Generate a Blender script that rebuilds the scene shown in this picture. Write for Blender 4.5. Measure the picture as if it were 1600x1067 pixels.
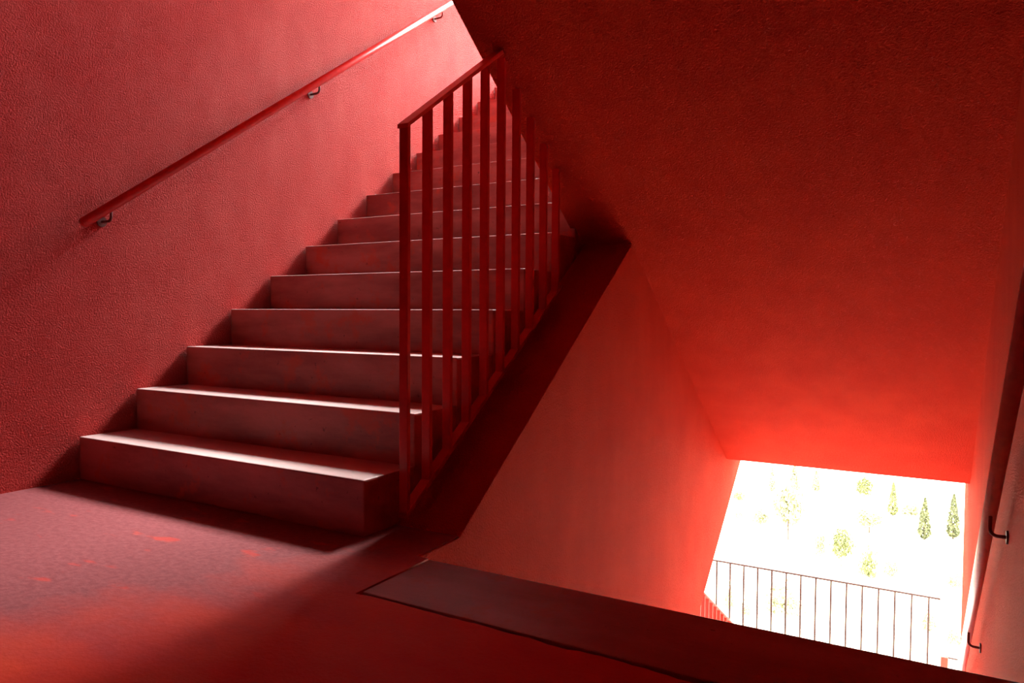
import bpy, bmesh, math, random
from mathutils import Vector, Matrix, noise

# ------------------------------------------------------------------ clear
for o in list(bpy.data.objects):
    bpy.data.objects.remove(o)
scene = bpy.context.scene
C = scene.collection

# ------------------------------------------------------------------ camera
CAM_H = 0.6796
YAW, PITCH, ROLL = 0.5216, -0.0363, 0.0061
cam_d = bpy.data.cameras.new('camera')
cam_d.sensor_width = 36.0
cam_d.lens = 1141.72 * 36.0 / 1600.0
cam_d.clip_start = 0.02
cam_d.clip_end = 1000
cam = bpy.data.objects.new('camera', cam_d)
C.objects.link(cam)
R_ = Vector((math.cos(YAW), math.sin(YAW), 0))
F0 = Vector((-math.sin(YAW), math.cos(YAW), 0))
UP = Vector((0, 0, 1))
F_ = F0 * math.cos(PITCH) + UP * math.sin(PITCH)
U_ = UP * math.cos(PITCH) - F0 * math.sin(PITCH)
CR = R_ * math.cos(ROLL) + U_ * math.sin(ROLL)
CU = U_ * math.cos(ROLL) - R_ * math.sin(ROLL)
M = Matrix((CR, CU, -F_)).transposed().to_4x4()
M.translation = Vector((0, 0, CAM_H))
cam.matrix_world = M
scene.camera = cam

# ------------------------------------------------------------------ sky, sun, exposure
w = bpy.data.worlds.new('sky')
scene.world = w
w.use_nodes = True
bgn = w.node_tree.nodes['Background']
bgn.inputs['Color'].default_value = (0.97, 0.97, 1.0, 1)
bgn.inputs['Strength'].default_value = 5.5
sun_d = bpy.data.lights.new('sun', 'SUN')
sun_d.energy = 3.3
sun_d.angle = math.radians(17.0)      # sun behind bright haze
sun_d.color = (1.0, 0.95, 0.87)
sun = bpy.data.objects.new('sun', sun_d)
C.objects.link(sun)
SUN_EL, SUN_AZ = math.radians(45.5), math.radians(1.0)              # from beyond the head of the rising stairs
sun.rotation_euler = Vector((math.sin(SUN_AZ) * math.cos(SUN_EL), math.cos(SUN_AZ) * math.cos(SUN_EL), math.sin(SUN_EL))).to_track_quat('Z', 'Y').to_euler()
vs = scene.view_settings
scene.display_settings.display_device = 'sRGB'
vs.view_transform = 'Standard'
vs.look = 'None'
vs.gamma = 1
vs.use_curve_mapping = False
vs.exposure = 2.45

# ------------------------------------------------------------------ dimensions (metres)
RISE, RUN, NST = 0.175, 0.2487, 15
SL = RISE / RUN
ST = RISE * NST                       # storey height
XL, XR, XB, XW = -3.0005, -1.4814, -1.2385, 0.2206
XC = -1.509                           # left edge of the upper flight
Y0, YE = 1.6861, 1.6311               # first riser up / landing edge
BO = -0.1115                          # kerb line below the nosings
SZ = 2.1449                           # soffit height at Y0
YEND = 5.1987                         # end of the soffit
YG = 6.45                             # outer edge of the upper galleries
YGT = 6.0                              # outer edge of the topmost gallery ceiling
YGL = 6.95                            # outer edge of the lower gallery
YBACK = -1.3

# ------------------------------------------------------------------ materials
def new_mat(name):
    m = bpy.data.materials.new(name)
    m.use_nodes = True
    nt = m.node_tree
    b = nt.nodes['Principled BSDF']
    return m, nt, b
def nd(nt, t, **kw):
    n = nt.nodes.new(t)
    for k, v in kw.items():
        if k.startswith('i_'):
            n.inputs[k[2:].replace('_', ' ')].default_value = v
        else:
            setattr(n, k, v)
    return n
def ramp(nt, stops, src):
    r = nt.nodes.new('ShaderNodeValToRGB')
    e = r.color_ramp.elements
    while len(e) < len(stops): e.new(0.5)
    for k, (p, c) in enumerate(stops):
        e[k].position = p; e[k].color = (*c, 1) if len(c) == 3 else c
    nt.links.new(src, r.inputs['Fac'])
    return r
def objco(nt):
    return nd(nt, 'ShaderNodeTexCoord').outputs['Object']
def noise_n(nt, co, scale, detail=4, rough=0.55, vec_scale=None):
    if vec_scale:
        mp = nd(nt, 'ShaderNodeMapping'); mp.inputs['Scale'].default_value = vec_scale
        nt.links.new(co, mp.inputs['Vector']); co = mp.outputs['Vector']
    n = nd(nt, 'ShaderNodeTexNoise')
    n.inputs['Scale'].default_value = scale; n.inputs['Detail'].default_value = detail
    n.inputs['Roughness'].default_value = rough
    nt.links.new(co, n.inputs['Vector'])
    return n.outputs['Fac']
def mix(nt, fac, a, b, mode='MIX'):
    n = nd(nt, 'ShaderNodeMix', data_type='RGBA', blend_type=mode)
    if isinstance(fac, (int, float)): n.inputs[0].default_value = fac
    else: nt.links.new(fac, n.inputs[0])
    for s, v in ((6, a), (7, b)):
        if isinstance(v, tuple): n.inputs[s].default_value = (*v, 1)
        else: nt.links.new(v, n.inputs[s])
    return n.outputs[2]
def math_n(nt, op, a, b):
    n = nd(nt, 'ShaderNodeMath', operation=op)
    for k, v in ((0, a), (1, b)):
        if isinstance(v, (int, float)): n.inputs[k].default_value = v
        else: nt.links.new(v, n.inputs[k])
    return n.outputs[0]
def bump(nt, b, h, strength, dist):
    n = nd(nt, 'ShaderNodeBump')
    n.inputs['Strength'].default_value = strength; n.inputs['Distance'].default_value = dist
    nt.links.new(h, n.inputs['Height']); nt.links.new(n.outputs['Normal'], b.inputs['Normal'])

def stucco(name, base, var, bs=1.0, dist=0.015, spec=0.03, rough=0.85, grain=140.0):
    m, nt, b = new_mat(name)
    co = objco(nt)
    big = noise_n(nt, co, 1.6, 3)
    mid = noise_n(nt, co, 6.0, 3, 0.5, (1, 1, 0.45))
    f = math_n(nt, 'MULTIPLY', big, mid)
    col = ramp(nt, [(0.12, var), (0.40, base)], f)
    g1 = noise_n(nt, co, grain, 3, 0.65)
    g2 = noise_n(nt, co, 300.0, 2, 0.6)
    gr = ramp(nt, [(0.30, (0, 0, 0)), (0.72, (1, 1, 1))], g1)
    h = math_n(nt, 'ADD', gr.outputs['Color'], math_n(nt, 'MULTIPLY', g2, 0.45))
    h = math_n(nt, 'ADD', h, math_n(nt, 'MULTIPLY', noise_n(nt, co, 5.0, 2), 1.2))
    nt.links.new(col.outputs['Color'], b.inputs['Base Color'])
    b.inputs['Roughness'].default_value = rough
    b.inputs['Specular IOR Level'].default_value = spec
    bump(nt, b, h, bs, dist)
    return m
RED = stucco('red_stucco', (0.78, 0.046, 0.017), (0.70, 0.032, 0.013))
RED_LIT = stucco('lit_red_stucco', (0.66, 0.052, 0.044), (0.60, 0.020, 0.017), bs=0.85, dist=0.013, spec=0.085, rough=0.62, grain=145.0)  # paler copy of the red stucco, strong light's washed-out tone put into the colour

def paint(name, col, rough):
    m, nt, b = new_mat(name)
    co = objco(nt)
    f = noise_n(nt, co, 35, 4)
    r = ramp(nt, [(0.3, tuple(c * 0.85 for c in col)), (0.7, col)], f)
    nt.links.new(r.outputs['Color'], b.inputs['Base Color'])
    b.inputs['Roughness'].default_value = rough
    bump(nt, b, noise_n(nt, co, 140, 2), 0.08, 0.002)
    return m
RAILRED = paint('red_rail_paint', (0.60, 0.014, 0.010), 0.33)
TUBERED = paint('red_tube_paint', (0.80, 0.045, 0.04), 0.32)
TUBELIT = paint('lit_pink_tube', (0.68, 0.36, 0.35), 0.34)  # pinker, lighter tube colour with the light from the opening painted in
STEEL = paint('dark_steel', (0.16, 0.02, 0.016), 0.65)
WIRE = paint('brown_wire', (0.030, 0.016, 0.010), 0.9)
PALE = paint('pale_post', (0.75, 0.66, 0.6), 0.6)
ORANGE = paint('orange_paint', (0.26, 0.016, 0.004), 0.95)

def concrete(name, base, dark, rust, tread=None):
    m, nt, b = new_mat(name)
    tc = nd(nt, 'ShaderNodeTexCoord')
    geo = nd(nt, 'ShaderNodeNewGeometry')
    co = geo.outputs['Position']
    streak = noise_n(nt, co, 3.0, 5, 0.6, (0.6, 2, 2.5))
    blot = noise_n(nt, co, 7.0, 5, 0.65)
    pit = noise_n(nt, co, 42.0, 2, 0.5)
    c1 = ramp(nt, [(0.36, dark), (0.62, base)], streak).outputs['Color']
    rf = ramp(nt, [(0.56, (0, 0, 0)), (0.64, (1, 1, 1))], blot).outputs['Color']
    c2 = mix(nt, math_n(nt, 'MULTIPLY', rf, 0.7), c1, rust)
    pf = ramp(nt, [(0.24, (1, 1, 1)), (0.30, (0, 0, 0))], pit).outputs['Color']
    c3 = mix(nt, math_n(nt, 'MULTIPLY', pf, 0.7), c2, tuple(c * 0.35 for c in dark))
    if tread:
        sp = nd(nt, 'ShaderNodeSeparateXYZ'); nt.links.new(geo.outputs['True Normal'], sp.inputs[0])
        tf = ramp(nt, [(0.55, (0, 0, 0)), (0.85, (1, 1, 1))], sp.outputs['Z']).outputs['Color']
        tcol = ramp(nt, [(0.3, tuple(c * 0.75 for c in tread)), (0.65, tread)], streak).outputs['Color']
        c3 = mix(nt, tf, c3, tcol)
    nt.links.new(c3, b.inputs['Base Color'])
    b.inputs['Roughness'].default_value = 0.42
    b.inputs['Specular IOR Level'].default_value = 0.6
    h = math_n(nt, 'SUBTRACT', noise_n(nt, co, 60, 4), math_n(nt, 'MULTIPLY', pf, 0.8))
    bump(nt, b, h, 0.25, 0.004)
    return m
STEPM = concrete('stair_concrete', (0.50, 0.17, 0.16), (0.28, 0.07, 0.068), (0.54, 0.085, 0.045), (0.58, 0.43, 0.43))
STRIPM = concrete('kerb_concrete', (0.30, 0.15, 0.145), (0.21, 0.08, 0.08), (0.30, 0.07, 0.05))

GALM = concrete('bounce_gallery_concrete', (0.72, 0.60, 0.47), (0.60, 0.48, 0.36), (0.6, 0.42, 0.3))  # unseen lower gallery floor, made pale to bounce light onto soffit and wall

# worn painted floor: pinkish concrete wear with orange-red paint left in patches
def floor_mat():
    m, nt, b = new_mat('worn_red_floor')
    co = nd(nt, 'ShaderNodeNewGeometry').outputs['Position']
    a = noise_n(nt, co, 3.2, 5, 0.6, (0.8, 1.5, 1))
    bl = noise_n(nt, co, 9.0, 3, 0.5, (0.7, 1.6, 1))
    fine = noise_n(nt, co, 55.0, 3)
    sep = nd(nt, 'ShaderNodeSeparateXYZ'); nt.links.new(co, sep.inputs[0])
    # paint survives towards the descending stair, worn along the walking line by the left wall
    mr = nd(nt, 'ShaderNodeMapRange'); nt.links.new(
        math_n(nt, 'ADD', math_n(nt, 'SUBTRACT', sep.outputs['X'], math_n(nt, 'MULTIPLY', sep.outputs['Y'], 0.55)), math_n(nt, 'MULTIPLY', a, 0.9)), mr.inputs['Value'])
    mr.inputs['From Min'].default_value = -1.88; mr.inputs['From Max'].default_value = -1.30
    pr = ramp(nt, [(0.62, (0, 0, 0)), (0.70, (1, 1, 1))], bl).outputs['Color']
    f = math_n(nt, 'MAXIMUM', mr.outputs['Result'], math_n(nt, 'MULTIPLY', pr, 0.45))
    worn = ramp(nt, [(0.35, (0.18, 0.046, 0.053)), (0.65, (0.235, 0.072, 0.080))], fine).outputs['Color']
    pnt = ramp(nt, [(0.35, (0.54, 0.016, 0.008)), (0.65, (0.54, 0.05, 0.022))], a).outputs['Color']
    nt.links.new(mix(nt, f, worn, pnt), b.inputs['Base Color'])
    b.inputs['Roughness'].default_value = 0.55
    b.inputs['Specular IOR Level'].default_value = 0.16
    h = math_n(nt, 'ADD', fine, math_n(nt, 'MULTIPLY', noise_n(nt, co, 140, 2), 0.5))
    bump(nt, b, h, 0.3, 0.004)
    return m
FLOORM = floor_mat()

def simple(name, c1, c2, scale, rough=0.9):
    m, nt, b = new_mat(name)
    r = ramp(nt, [(0.35, c1), (0.65, c2)], noise_n(nt, nd(nt, 'ShaderNodeNewGeometry').outputs['Position'], scale, 4))
    nt.links.new(r.outputs['Color'], b.inputs['Base Color'])
    b.inputs['Roughness'].default_value = rough
    b.inputs['Specular IOR Level'].default_value = 0.1
    return m
HILLM = simple('dry_grass_hill', (0.36, 0.30, 0.20), (0.52, 0.45, 0.33), 0.12)
LEAF_D = simple('cypress_leaves', (0.050, 0.056, 0.026), (0.085, 0.090, 0.040), 2.0)
LEAF_M = simple('olive_leaves', (0.085, 0.095, 0.034), (0.14, 0.15, 0.055), 2.0)
LEAF_L = simple('pale_leaves', (0.16, 0.16, 0.075), (0.24, 0.24, 0.12), 2.0)
BARK = simple('bark', (0.04, 0.03, 0.02), (0.07, 0.05, 0.035), 4.0)

# ------------------------------------------------------------------ helpers
def link(name, me, mat=None, parent=None):
    o = bpy.data.objects.new(name, me)
    C.objects.link(o)
    if mat is not None and me is not None and not me.materials: me.materials.append(mat)
    if parent: o.parent = parent
    return o
def from_bm(name, bm, mat, parent=None, smooth=False):
    bmesh.ops.recalc_face_normals(bm, faces=bm.faces[:])
    me = bpy.data.meshes.new(name)
    bm.to_mesh(me); bm.free()
    if smooth:
        for p in me.polygons: p.use_smooth = True
    return link(name, me, mat, parent)
def bevel(bm, r, seg=2):
    if r: bmesh.ops.bevel(bm, geom=bm.edges[:], offset=r, segments=seg, affect='EDGES', profile=0.6)
def prism_x(x0, x1, prof, r=0):
    """profile of (y, z) points swept from x0 to x1"""
    bm = bmesh.new()
    a = [bm.verts.new((x0, y, z)) for y, z in prof]
    b = [bm.verts.new((x1, y, z)) for y, z in prof]
    n = len(prof)
    bm.faces.new(a); bm.faces.new(b[::-1])
    for i in range(n):
        bm.faces.new((a[i], b[i], b[(i + 1) % n], a[(i + 1) % n]))
    bmesh.ops.recalc_face_normals(bm, faces=bm.faces[:])
    bevel(bm, r)
    return bm
def box(x0, x1, y0, y1, z0, z1, r=0):
    return prism_x(x0, x1, [(y0, z0), (y1, z0), (y1, z1), (y0, z1)], r)
def poly_z(pts, z0, z1, r=0):
    bm = bmesh.new()
    a = [bm.verts.new((x, y, z0)) for x, y in pts]
    b = [bm.verts.new((x, y, z1)) for x, y in pts]
    n = len(pts)
    bm.faces.new(a); bm.faces.new(b[::-1])
    for i in range(n): bm.faces.new((a[i], b[i], b[(i + 1) % n], a[(i + 1) % n]))
    bmesh.ops.recalc_face_normals(bm, faces=bm.faces[:])
    bevel(bm, r)
    return bm
def tube(pts, r, seg=16, cap=True):
    bm = bmesh.new()
    pts = [Vector(p) for p in pts]
    rings = []
    nrm = None
    for i, p in enumerate(pts):
        t = (pts[min(i + 1, len(pts) - 1)] - pts[max(i - 1, 0)]).normalized()
        if nrm is None:
            nrm = t.cross(Vector((0, 0, 1)))
            if nrm.length < 1e-3: nrm = t.cross(Vector((1, 0, 0)))
        nrm = (nrm - t * nrm.dot(t)).normalized()
        bn = t.cross(nrm)
        rings.append([bm.verts.new(p + (nrm * math.cos(a) + bn * math.sin(a)) * r) for a in [2 * math.pi * k / seg for k in range(seg)]])
    for A, B in zip(rings, rings[1:]):
        for k in range(seg): bm.faces.new((A[k], A[(k + 1) % seg], B[(k + 1) % seg], B[k]))
    if cap:
        bm.faces.new(rings[0][::-1]); bm.faces.new(rings[-1])
    return bm
def thing(name, label, cat, loc=(0, 0, 0), group=None):
    o = bpy.data.objects.new(name, None)
    C.objects.link(o)
    o.empty_display_size = 0.1
    o.location = loc
    o['label'] = label; o['category'] = cat
    if group: o['group'] = group
    return o
def struct(o, label, cat='wall'):
    o['kind'] = 'structure'; o['label'] = label; o['category'] = cat
    return o
zA = lambda y: RISE + SL * (y - Y0)        # nosing line of the flight going up
zK = lambda y: BO + SL * (y - Y0)          # kerb line of that flight
zS = lambda y: SZ - SL * (y - Y0)          # soffit of the flight overhead
zB = lambda y: -SL * (y - YE)              # nosing line of the flight going down
YTOP = Y0 + (NST - 1) * RUN

# ------------------------------------------------------------------ the building shell
struct(from_bm('wall_left', box(XL - 0.25, XL, YBACK - 0.25, 6.3, -3.2, 6.2), RED_LIT),
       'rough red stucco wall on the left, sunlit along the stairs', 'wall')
struct(from_bm('wall_right', box(XW, XW + 0.25, YBACK - 0.25, 5.85, -3.2, 6.2), RED),
       'red stucco wall at the right edge carrying the descending handrail', 'wall')
struct(from_bm('wall_back', box(XL, XW, YBACK - 0.25, YBACK, -0.3, 6.2), RED),
       'red stucco wall behind the landing', 'wall')
# spine wall between the two flights: sloped top, sloped underside
yk0 = Y0 - BO / SL
yA = -3.2099
zU = lambda y: yA + SL * (y - Y0)
yx = Y0 + (SZ - yA) / (2 * SL) + 0.22
spine = [(YE, -3.2), (YE, -0.005), (yk0, -0.005), (yk0, 0.0), (YTOP + 0.05, zK(YTOP + 0.05)), (5.9, zK(YTOP + 0.05)), (5.9, zU(5.9)), (Y0 + 0.3, zU(Y0 + 0.3)), (YE, -3.2)][:-1]
struct(from_bm('wall_centre', prism_x(XR, XB, spine), RED),
       'red stucco wall under the slanted kerb beside the descending stairs', 'wall')
# landing floor
g = 0.012
ragged = []                                # crumbled mortar edge against the edge slab
for k in range(60):
    xx = XW - 0.02 - (XW + 1.16) * k / 60
    e = 0.020 * max(0.0, noise.noise(Vector((xx * 5.0, 0.3, 0)))) + 0.006 * abs(noise.noise(Vector((xx * 31.0, 5.3, 0))))
    e *= max(0.0, min(1.0, (-0.15 - xx) * 4, (xx + 1.08) * 6))
    ragged.append((xx, 1.335 + 0.01 * (XW - xx) / (XW + 1.19) - g * 0.45 - e * 1.6))
fl = [(XL, YBACK), (XW, YBACK), (XW, 1.335 - g)] + ragged + [(-1.19 - g, 1.345 - g), (-1.19 - g, YE), (XR, YE), (XR, yk0), (XL, yk0)]
fbm = poly_z(fl, -0.22, 0.0)
pb = poly_z([(XR, YE), (XB - 0.006, YE), (XB - 0.006, yk0), (XR, yk0)], -0.005, 0.0)   # screed over the centre wall's foot
tm = bpy.data.meshes.new('tmp'); pb.to_mesh(tm); pb.free(); fbm.from_mesh(tm); bpy.data.meshes.remove(tm)
struct(from_bm('floor', fbm, FLOORM), 'worn pink and red painted concrete landing floor', 'floor')
struct(from_bm('floor', poly_z([(-1.19 - g, 1.29), (-1.19 - g, YE), (-1.19, YE), (-1.19, 1.345), (XW, 1.335), (XW, 1.28)], -0.22, -0.03), STRIPM), 'dark gap between landing floor and edge slab', 'floor')
# ceiling over the landing and the higher storey's slabs
struct(from_bm('ceiling', box(XL, XW, YBACK, 1.50, ST - 0.33, ST), RED), 'red ceiling slab over the landing', 'ceiling')
struct(from_bm('ceiling', box(XL, XW, YBACK, 1.60, 2 * ST - 0.33, 2 * ST), RED), 'red ceiling slab of the storey above', 'ceiling')
# back galleries (outside ends of the flights)
struct(from_bm('floor', box(XL, 2.2, YTOP + 0.02, YG, ST - 0.33, ST), FLOORM), 'gallery floor at the head of the rising stairs', 'floor')
struct(from_bm('floor', box(XR, 2.2, YEND, 5.55, -0.327, 0.0), FLOORM), 'gallery floor above the lower opening', 'floor')
struct(from_bm('floor', box(XL - 1.5, 2.2, YTOP - 0.1, YGL, -ST - 0.33, -ST), GALM), 'sunlit lower gallery floor at the foot of the descending stairs', 'floor')
struct(from_bm('ceiling', box(XL - 0.25, 2.2, YTOP, YGT, 2 * ST - 0.33, 2 * ST), RED), 'red gallery ceiling high above', 'ceiling')

# ------------------------------------------------------------------ staircases
def rising_flight(name, label, z0, detail=True):
    t = thing(name, label, 'staircase', (XL, Y0, z0))
    inv = Vector((-XL, -Y0, 0))
    for i in range(NST):
        y0, y1 = Y0 + i * RUN, Y0 + (i + 1) * RUN
        if i == NST - 1: y1 = y0 + 0.02
        zt = (i + 1) * RISE
        lo0, lo1 = (max(0.0, zK(y0)), max(0.0, zK(y1))) if i == 0 else (zK(y0), zK(y1))
        prof = [(y0, lo0), (y1, lo1), (y1, zt), (y0, zt)] if lo0 != 0 or i > 0 else [(y0, 0), (yk0, 0), (y1, zK(y1)), (y1, zt), (y0, zt)]
        bm = prism_x(XL + 0.003, XR - 0.002, prof, 0.006)
        bmesh.ops.translate(bm, verts=bm.verts[:], vec=inv)
        o = from_bm('step', bm, STEPM, t)
    bm = prism_x(XL, XR, [(Y0 + 0.157, zK(Y0 + 0.157)), (YTOP, zK(YTOP)), (YTOP, zK(YTOP) - 0.22), (Y0 + 0.157, zK(Y0 + 0.157) - 0.22)])
    bmesh.ops.translate(bm, verts=bm.verts[:], vec=inv)
    from_bm('slab', bm, RED, t)
    return t
rising_flight('staircase', 'reddish concrete staircase climbing along the left wall', 0)
struct(from_bm('ceiling', prism_x(XL, XR, [(y, z) for y, z in ((Y0 - 0.1, ST - 0.33), (5.33, ST + zK(5.33) - 0.16), (5.33, ST + zA(5.33) - 0.1), (Y0 - 0.1, ST))]), RED),
       'sloping red ceiling under the flight above the rising stairs', 'ceiling')
struct(from_bm('ceiling', prism_x(XC, XW, [(YE - 0.26, 2 * ST - 0.33), (YEND, ST + zS(YEND)), (YEND, ST), (YE, 2 * ST - 0.1), (YE - 0.26, 2 * ST - 0.1)]), RED),
       'sloping red ceiling two storeys up', 'ceiling')

def falling_flight(name, label, z0, x0, soffit_end, treads=True):
    t = thing(name, label, 'staircase', (x0, YE, z0))
    inv = Vector((-x0, -YE, -z0))
    def put(nm, bm, mat):
        bmesh.ops.translate(bm, verts=bm.verts[:], vec=inv)
        return from_bm(nm, bm, mat, t)
    for i in range(1, NST):
        y0, y1 = YE + (i - 1) * RUN, YE + i * RUN
        zt = z0 - i * RISE
        put('step', prism_x(x0 if y1 < 3.54 else XB, XW, [(y0, zt - 0.14), (y1, zt - 0.14), (y1, zt), (y0, zt)], 0.005), STEPM)
    ds = SZ - ST                                    # soffit offset below the storey level at Y0
    s = lambda y: z0 + ds - SL * (y - Y0)
    top = lambda y: z0 - SL * (y - YE) - RISE - 0.12
    ys = YE - 0.26
    prof = [(ys, z0 - 0.33 if s(ys) < z0 - 0.33 else s(ys)), (soffit_end, s(soffit_end)), (soffit_end, z0 - ST), (YE + (NST - 1) * RUN, z0 - ST), (YE, z0 - RISE - 0.10), (YE, z0 - 0.02), (ys, z0 - 0.02)]
    if x0 == XB:
        put('slab', prism_x(x0, XW, prof), RED)
    else:                                           # the front half overhangs the kerb, the rear half ends at the centre wall
        ym = Y0 + (SZ - BO) / (2 * SL)
        put('slab', prism_x(x0, XW, [prof[0], (ym, s(ym)), (ym, top(ym) + 0.02), (YE, z0 - RISE - 0.10), (YE, z0 - 0.02), (ys, z0 - 0.02)]), RED)
        put('slab', prism_x(XB, XW, [(ym, s(ym)), (soffit_end, s(soffit_end)), prof[2], prof[3], (ym, top(ym) + 0.02)]), RED)
    return t
up = falling_flight('upper_staircase', 'upper staircase seen from below as a broad sloping red stucco soffit', ST, XC, YEND)
dn = falling_flight('descending_staircase', 'staircase going down from the grey edge slab towards the bright opening', 0, XB, YEND)
bm = poly_z([(-1.19, 1.345), (XW, 1.335), (XW, YE), (-1.19, YE - 0.012)], -0.018, 0.003, 0.004)
bmesh.ops.translate(bm, verts=bm.verts[:], vec=(-XB, -YE, 0))
o = from_bm('edge_slab', bm, STRIPM, dn)
o['label'] = 'grey-brown concrete slab edging the landing'

# ------------------------------------------------------------------ railing of the rising stairs
XRL = -1.430
def stair_railing():
    y_first = 1.815
    t = thing('stair_railing', 'dark red flat-bar balustrade beside the rising stairs', 'railing', (XRL, y_first, 0))
    inv = Vector((-XRL, -y_first, 0))
    def put(nm, bm):
        bmesh.ops.translate(bm, verts=bm.verts[:], vec=inv)
        return from_bm(nm, bm, TUBERED if nm == 'top_rail' else RAILRED, t)  # brighter red on the top rail stands in for skylight on its upper face
    hw = 0.016
    tt = lambda y: zA(y) + 1.010
    bb = lambda y: zA(y) - 0.205
    n = 10
    ylast = y_first + (n - 1) * 0.1165
    ycut = Y0 + (SZ - RISE - 1.010) / (2 * SL)       # where the top rail meets the soffit
    put('top_rail', prism_x(XRL - 0.021, XRL + 0.021, [(y_first - 0.012, tt(y_first - 0.012) - 0.014), (ycut + 0.012, zS(ycut + 0.012) - 0.001), (ycut, tt(ycut)), (y_first - 0.012, tt(y_first - 0.012))], 0.0015))
    put('bottom_rail', prism_x(XRL - 0.018, XRL + 0.018, [(y_first - 0.008, bb(y_first) - 0.024), (ylast + 0.03, bb(ylast + 0.03) - 0.02), (ylast + 0.03, bb(ylast + 0.03) - 0.006), (y_first - 0.008, bb(y_first) - 0.004)], 0.0015))
    for k in range(n):
        y = y_first + k * 0.1165
        top0, top1 = min(tt(y - .008), zS(y - .008)) - 0.006, min(tt(y + .008), zS(y + .008)) - 0.006
        put('baluster', prism_x(XRL - hw, XRL + hw, [(y - .008, bb(y) - 0.016), (y + .008, bb(y) - 0.008), (y + .008, top1), (y - .008, top0)], 0.0015))
stair_railing()

# ------------------------------------------------------------------ wall handrails
def handrail(name, label, xc, xwall, ya, za, yb, zb, brackets, drop, mat=TUBERED):
    t = thing(name, label, 'handrail', (xwall, ya, za))
    inv = Vector((-xwall, -ya, -za))
    bm = tube([(xc, ya, za), (xc, yb, zb)], 0.020, 24)
    bevel_edges = [e for e in bm.edges if len(e.link_faces) == 2 and any(len(f.verts) > 4 for f in e.link_faces)]
    bmesh.ops.bevel(bm, geom=bevel_edges, offset=0.004, segments=2, affect='EDGES')
    bmesh.ops.translate(bm, verts=bm.verts[:], vec=inv)
    o = from_bm('rail', bm, mat, t, True)
    k = (zb - za) / (yb - ya)
    s = 1 if xwall > xc else -1
    for y in brackets:
        z = za + k * (y - ya)
        pts = [(xc, y, z - 0.012), (xc, y, z - drop + 0.022)]
        for q in range(1, 7):
            a = math.pi / 2 * q / 6
            pts.append((xc + s * 0.02 * (1 - math.cos(a)), y, z - drop + 0.022 - 0.02 * math.sin(a)))
        pts.append((xwall - s * 0.002, y, z - drop + 0.002))
        bm = tube(pts, 0.0055, 10)
        bmesh.ops.translate(bm, verts=bm.verts[:], vec=inv)
        b = from_bm('bracket', bm, STEEL, t, True)
        bm = tube([(xwall - s * 0.006, y, z - drop + 0.002), (xwall + s * 0.001, y, z - drop + 0.002)], 0.021, 20)
        bmesh.ops.translate(bm, verts=bm.verts[:], vec=inv)
        from_bm('mounting_plate', bm, STEEL, b)
hz = lambda y: 1.0401 + SL * (y - Y0)
handrail('wall_handrail', 'red tubular handrail rising along the left wall', XL + 0.07, XL, 1.673, hz(1.673), 5.2, hz(5.2), (1.793, 2.972, 4.126), 0.062)
rz = lambda y: 0.592 - SL * 1.03 * (y - 2.014)
handrail('wall_handrail', 'pinkish tubular handrail descending along the right wall', XW - 0.048, XW, 1.62, rz(1.62), 5.1, rz(5.1), (2.72, 3.79, 4.86), 0.085, TUBELIT)

# ------------------------------------------------------------------ lower gallery: railing, post, slatted balustrade
t = thing('gallery_railing', 'thin-barred balustrade in the bright lower opening', 'railing', (-2.0, 6.9, -ST))
XG0, XG1 = -4.2, 0.115
inv = Vector((2.0, -6.9, ST))
def putg(nm, bm, mat=WIRE, par=t):
    bmesh.ops.translate(bm, verts=bm.verts[:], vec=inv)
    return from_bm(nm, bm, mat, par)
putg('top_rail', box(XG0, XG1, 6.892, 6.908, -1.640, -1.625))
putg('bottom_rail', box(XG0, XG1, 6.892, 6.908, -2.55, -2.54))
x = XG1 - 0.085
while x > XG0:
    putg('bar', box(x - 0.0075, x + 0.0075, 6.8935, 6.9065, -2.56, -1.626))
    x -= 0.1245
putg('end_post', box(XG1 - 0.005, XG1 + 0.045, 6.875, 6.925, -2.10, -1.60, 0.003), PALE)
putg('post_foot', box(XG1 + 0.010, XG1 + 0.062, 6.87, 6.93, -ST, -2.10, 0.003), ORANGE)
putg('side_rail', box(XG1 + 0.062, XG1 + 1.6, 6.892, 6.908, -2.112, -2.100))

t2 = thing('slat_balustrade', 'orange-lit slatted balustrade sloping down behind the red wall', 'railing', (-1.45, 5.4, -ST))
inv2 = Vector((1.45, -5.4, ST))
for k in range(11):
    y = 5.20 + k * 0.118
    zt = -1.43 - 0.611 * (y - 5.463)
    bm = prism_x(-1.466, -1.434, [(y - .008, -ST), (y + .008, -ST), (y + .008, zt - .006), (y - .008, zt + .006)], 0.001)
    bmesh.ops.translate(bm, verts=bm.verts[:], vec=inv2)
    from_bm('slat', bm, ORANGE, t2)
bm = prism_x(-1.47, -1.43, [(y, -1.43 - 0.611 * (y - 5.463) + dz) for y, dz in ((5.18, .008), (6.40, .008), (6.40, -.006), (5.18, -.006))])
bmesh.ops.translate(bm, verts=bm.verts[:], vec=inv2)
from_bm('top_rail', bm, ORANGE, t2)

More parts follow.
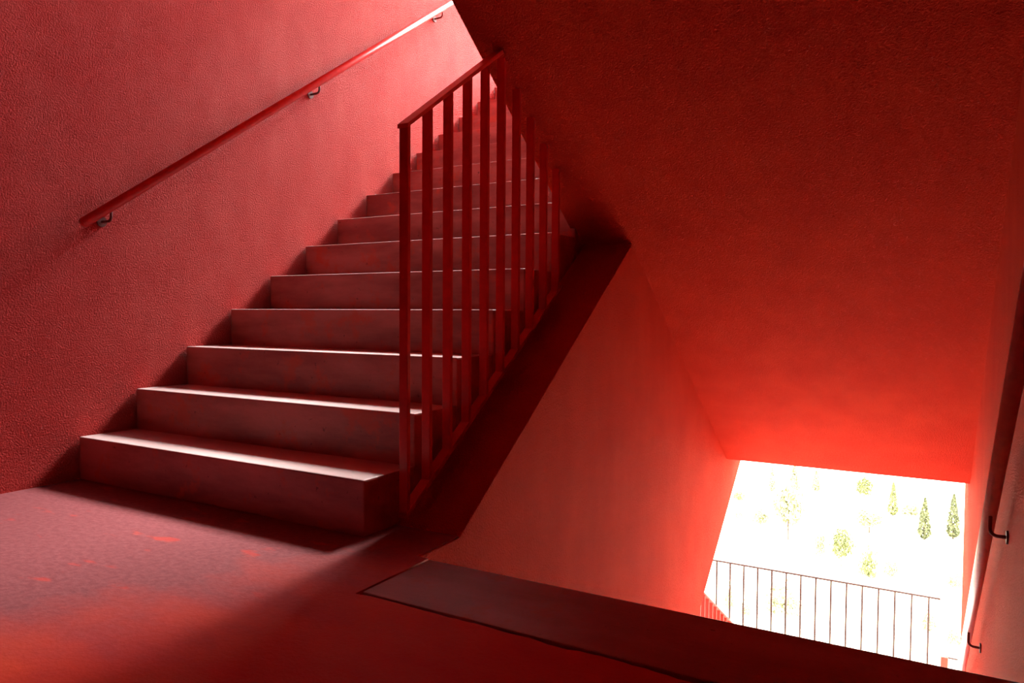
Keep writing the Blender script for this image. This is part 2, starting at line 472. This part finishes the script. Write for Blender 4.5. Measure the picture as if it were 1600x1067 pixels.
# ------------------------------------------------------------------ hillside and trees
def hz_hill(x, y):
    d = math.hypot(x, y)
    return -21.0 + 0.045 * (d - 30) + max(0.0, d - 150) * 0.55 + 1.6 * noise.noise(Vector((x * 0.03, y * 0.03, 3.1))) + 0.35 * noise.noise(Vector((x * 0.15, y * 0.15, 7.7)))
bm = bmesh.new()
NX, NY = 90, 110
gv = [[None] * (NY + 1) for _ in range(NX + 1)]
for i in range(NX + 1):
    for j in range(NY + 1):
        a = math.radians(-100 + 200 * i / NX); d = 9 + 330 * (j / NY) ** 1.5
        x = d * math.sin(a); y = d * math.cos(a)
        gv[i][j] = bm.verts.new((x, y, hz_hill(x, y)))
for i in range(NX):
    for j in range(NY):
        bm.faces.new((gv[i][j], gv[i + 1][j], gv[i + 1][j + 1], gv[i][j + 1]))
o = from_bm('ground', bm, HILLM, None, True)
struct(o, 'pale sunlit dry hillside seen through the lower opening', 'hillside')

def foliage(kind, seed):
    rnd = random.Random(seed)
    bm = bmesh.new()
    n = {'cypress': 1000, 'round': 900, 'bush': 650}[kind]
    for _ in range(n):
        if kind == 'cypress':
            h = rnd.random() ** 1.2
            rr = 0.19 * (1 - h) ** 0.7 * min(1, 0.35 + h * 7) * (0.55 + 0.45 * rnd.random())
            a = rnd.random() * 6.283
            c = Vector((rr * math.cos(a), rr * math.sin(a), 0.04 + 0.96 * h)); s = 0.032
        elif kind == 'round':
            v = Vector((rnd.gauss(0, 1), rnd.gauss(0, 1), rnd.gauss(0, 1))).normalized() * (rnd.random() ** 0.4)
            lob = 1 + 0.35 * noise.noise(v * 2.1 + Vector((seed, 0, 0)))
            c = Vector((v.x * 0.40 * lob, v.y * 0.40 * lob, 0.62 + v.z * 0.38 * lob)); s = 0.044
        else:
            v = Vector((rnd.gauss(0, 1), rnd.gauss(0, 1), abs(rnd.gauss(0, 1)))).normalized() * (rnd.random() ** 0.4)
            lob = 1 + 0.4 * noise.noise(v * 2.4 + Vector((seed, 0, 0)))
            c = Vector((v.x * 0.6 * lob, v.y * 0.6 * lob, 0.05 + v.z * 0.95 * lob)); s = 0.058
        u = Vector((rnd.gauss(0, 1), rnd.gauss(0, 1), rnd.gauss(0, 1))).normalized()
        q = u.orthogonal().normalized() * s; p = u.cross(q).normalized() * s * rnd.uniform(.6, 1.1)
        bm.faces.new([bm.verts.new(c + q), bm.verts.new(c + p), bm.verts.new(c - q), bm.verts.new(c - p)])
    me = bpy.data.meshes.new(kind + '_leaves')
    bm.to_mesh(me); bm.free()
    return me
def trunk_mesh(kind):
    h = {'cypress': 0.3, 'round': 0.55, 'bush': 0.3}[kind]
    bm = tube([(0, 0, -0.08), (0.01, 0, h * .5), (0.0, 0.015, h)], 0.022, 7)
    if kind != 'cypress':
        for a in (0.4, 2.5, 4.6):
            b2 = tube([(0, 0.01, h * .7), (0.16 * math.cos(a), 0.16 * math.sin(a), h * 1.25)], 0.011, 5)
            tmp = bpy.data.meshes.new('tmp'); b2.to_mesh(tmp); b2.free(); bm.from_mesh(tmp); bpy.data.meshes.remove(tmp)
    me = bpy.data.meshes.new(kind + '_trunk'); bm.to_mesh(me); bm.free()
    me.materials.append(BARK)
    return me
TR = {k: trunk_mesh(k) for k in ('cypress', 'round', 'bush')}
FOL = {}
def tree(name, label, kind, tone, pos, height, wide, seed):
    key = (kind, tone, seed % 2)
    if key not in FOL:
        FOL[key] = foliage(kind, 11 + seed % 2)
        FOL[key].materials.append({'d': LEAF_D, 'm': LEAF_M, 'l': LEAF_L}[tone])
    t = thing(name, label, {'cypress': 'tree', 'round': 'tree', 'bush': 'bush'}[kind], pos, 'trees on the hillside')
    t.rotation_euler = (0, 0, seed * 1.3); t.scale = (height * wide, height * wide, height)
    link('foliage', FOL[key], None, t)
    link('trunk', TR[kind], None, t)
def hit(u, v):
    """where a sight line meets the hillside (used once to lay out the trees on the ground)"""
    x = (u - 800) / 1141.72; y = (v - 533.5) / 1141.72
    d = (F_ + CR * x - CU * y)
    s = 8.0
    while s < 400:
        P = Vector((0, 0, CAM_H)) + d * s
        if P.z < hz_hill(P.x, P.y): break
        s += 0.2
    return P, d.length * s / d.length
TREES = [  # kind, tone, u, v_top, v_base, width px, label
    ('cypress', 'd', 1444, 781, 843, 20, 'dark cypress left of the rightmost cypress on the hill'),
    ('cypress', 'd', 1489, 775, 841, 20, 'dark rightmost cypress on the hill, beside the wall edge'),
    ('cypress', 'm', 1395, 757, 806, 16, 'pale cypress behind the two dark ones, further up the hill'),
    ('cypress', 'l', 1206, 733, 767, 12, 'small leftmost cypress just under the soffit edge'),
    ('cypress', 'l', 1275, 737, 767, 14, 'small cypress under the middle of the soffit edge'),
    ('cypress', 'l', 1241, 728, 770, 16, 'faint cypress between the two small ones at the top'),
    ('round', 'l', 1231, 762, 844, 44, 'tall broad pale tree on the left of the hillside'),
    ('round', 'm', 1315, 829, 886, 33, 'spreading tree with visible trunk in the middle of the hillside'),
    ('round', 'l', 1281, 833, 884, 18, 'tree touching the left side of the spreading tree'),
    ('bush', 'm', 1357, 854, 902, 28, 'yellow-green bush right of the spreading tree'),
    ('round', 'm', 1350, 748, 784, 26, 'small tree at the top of the hillside, right of centre'),
    ('round', 'l', 1188, 798, 826, 30, 'small round tree on the left below the top row'),
    ('bush', 'l', 1393, 868, 900, 24, 'pale bush right of the yellow-green bush'),
    ('round', 'l', 1358, 798, 834, 40, 'faint tree above the yellow-green bush'),
    ('bush', 'l', 1424, 784, 804, 36, 'low hedge-like bush between the pale and the dark cypress'),
    ('bush', 'l', 1491, 896, 918, 26, 'bush by the wall edge below the rightmost cypress'),
    ('bush', 'l', 1489, 978, 1008, 30, 'bush low at the right, behind the pale post'),
    ('bush', 'l', 1222, 912, 958, 60, 'broad faint bush behind the balustrade, left of centre'),
    ('bush', 'l', 1165, 940, 962, 20, 'small bush behind the leftmost bars'),
    ('bush', 'l', 1139, 912, 952, 20, 'bush beside the slatted balustrade'),
    ('bush', 'm', 1155, 766, 781, 20, 'small bush at the left edge of the opening'),
    ('bush', 'l', 1152, 797, 808, 22, 'low bush at the left edge below the small one'),
    ('bush', 'l', 1450, 950, 985, 26, 'faint bush behind the rightmost bars'),
]
for k, (kind, tone, u, vt, vb, wpx, lab) in enumerate(TREES):
    P, s = hit(u, vb)
    hgt = (vb - vt) * s / 1141.72 * 1.05
    basew = {'cypress': 0.36, 'round': 0.85, 'bush': 1.25}[kind]
    tree({'cypress': 'cypress_tree', 'round': 'olive_tree', 'bush': 'bush'}[kind], lab, kind, tone,
         (P.x, P.y, hz_hill(P.x, P.y)), hgt, (wpx / (vb - vt)) / basew, k)
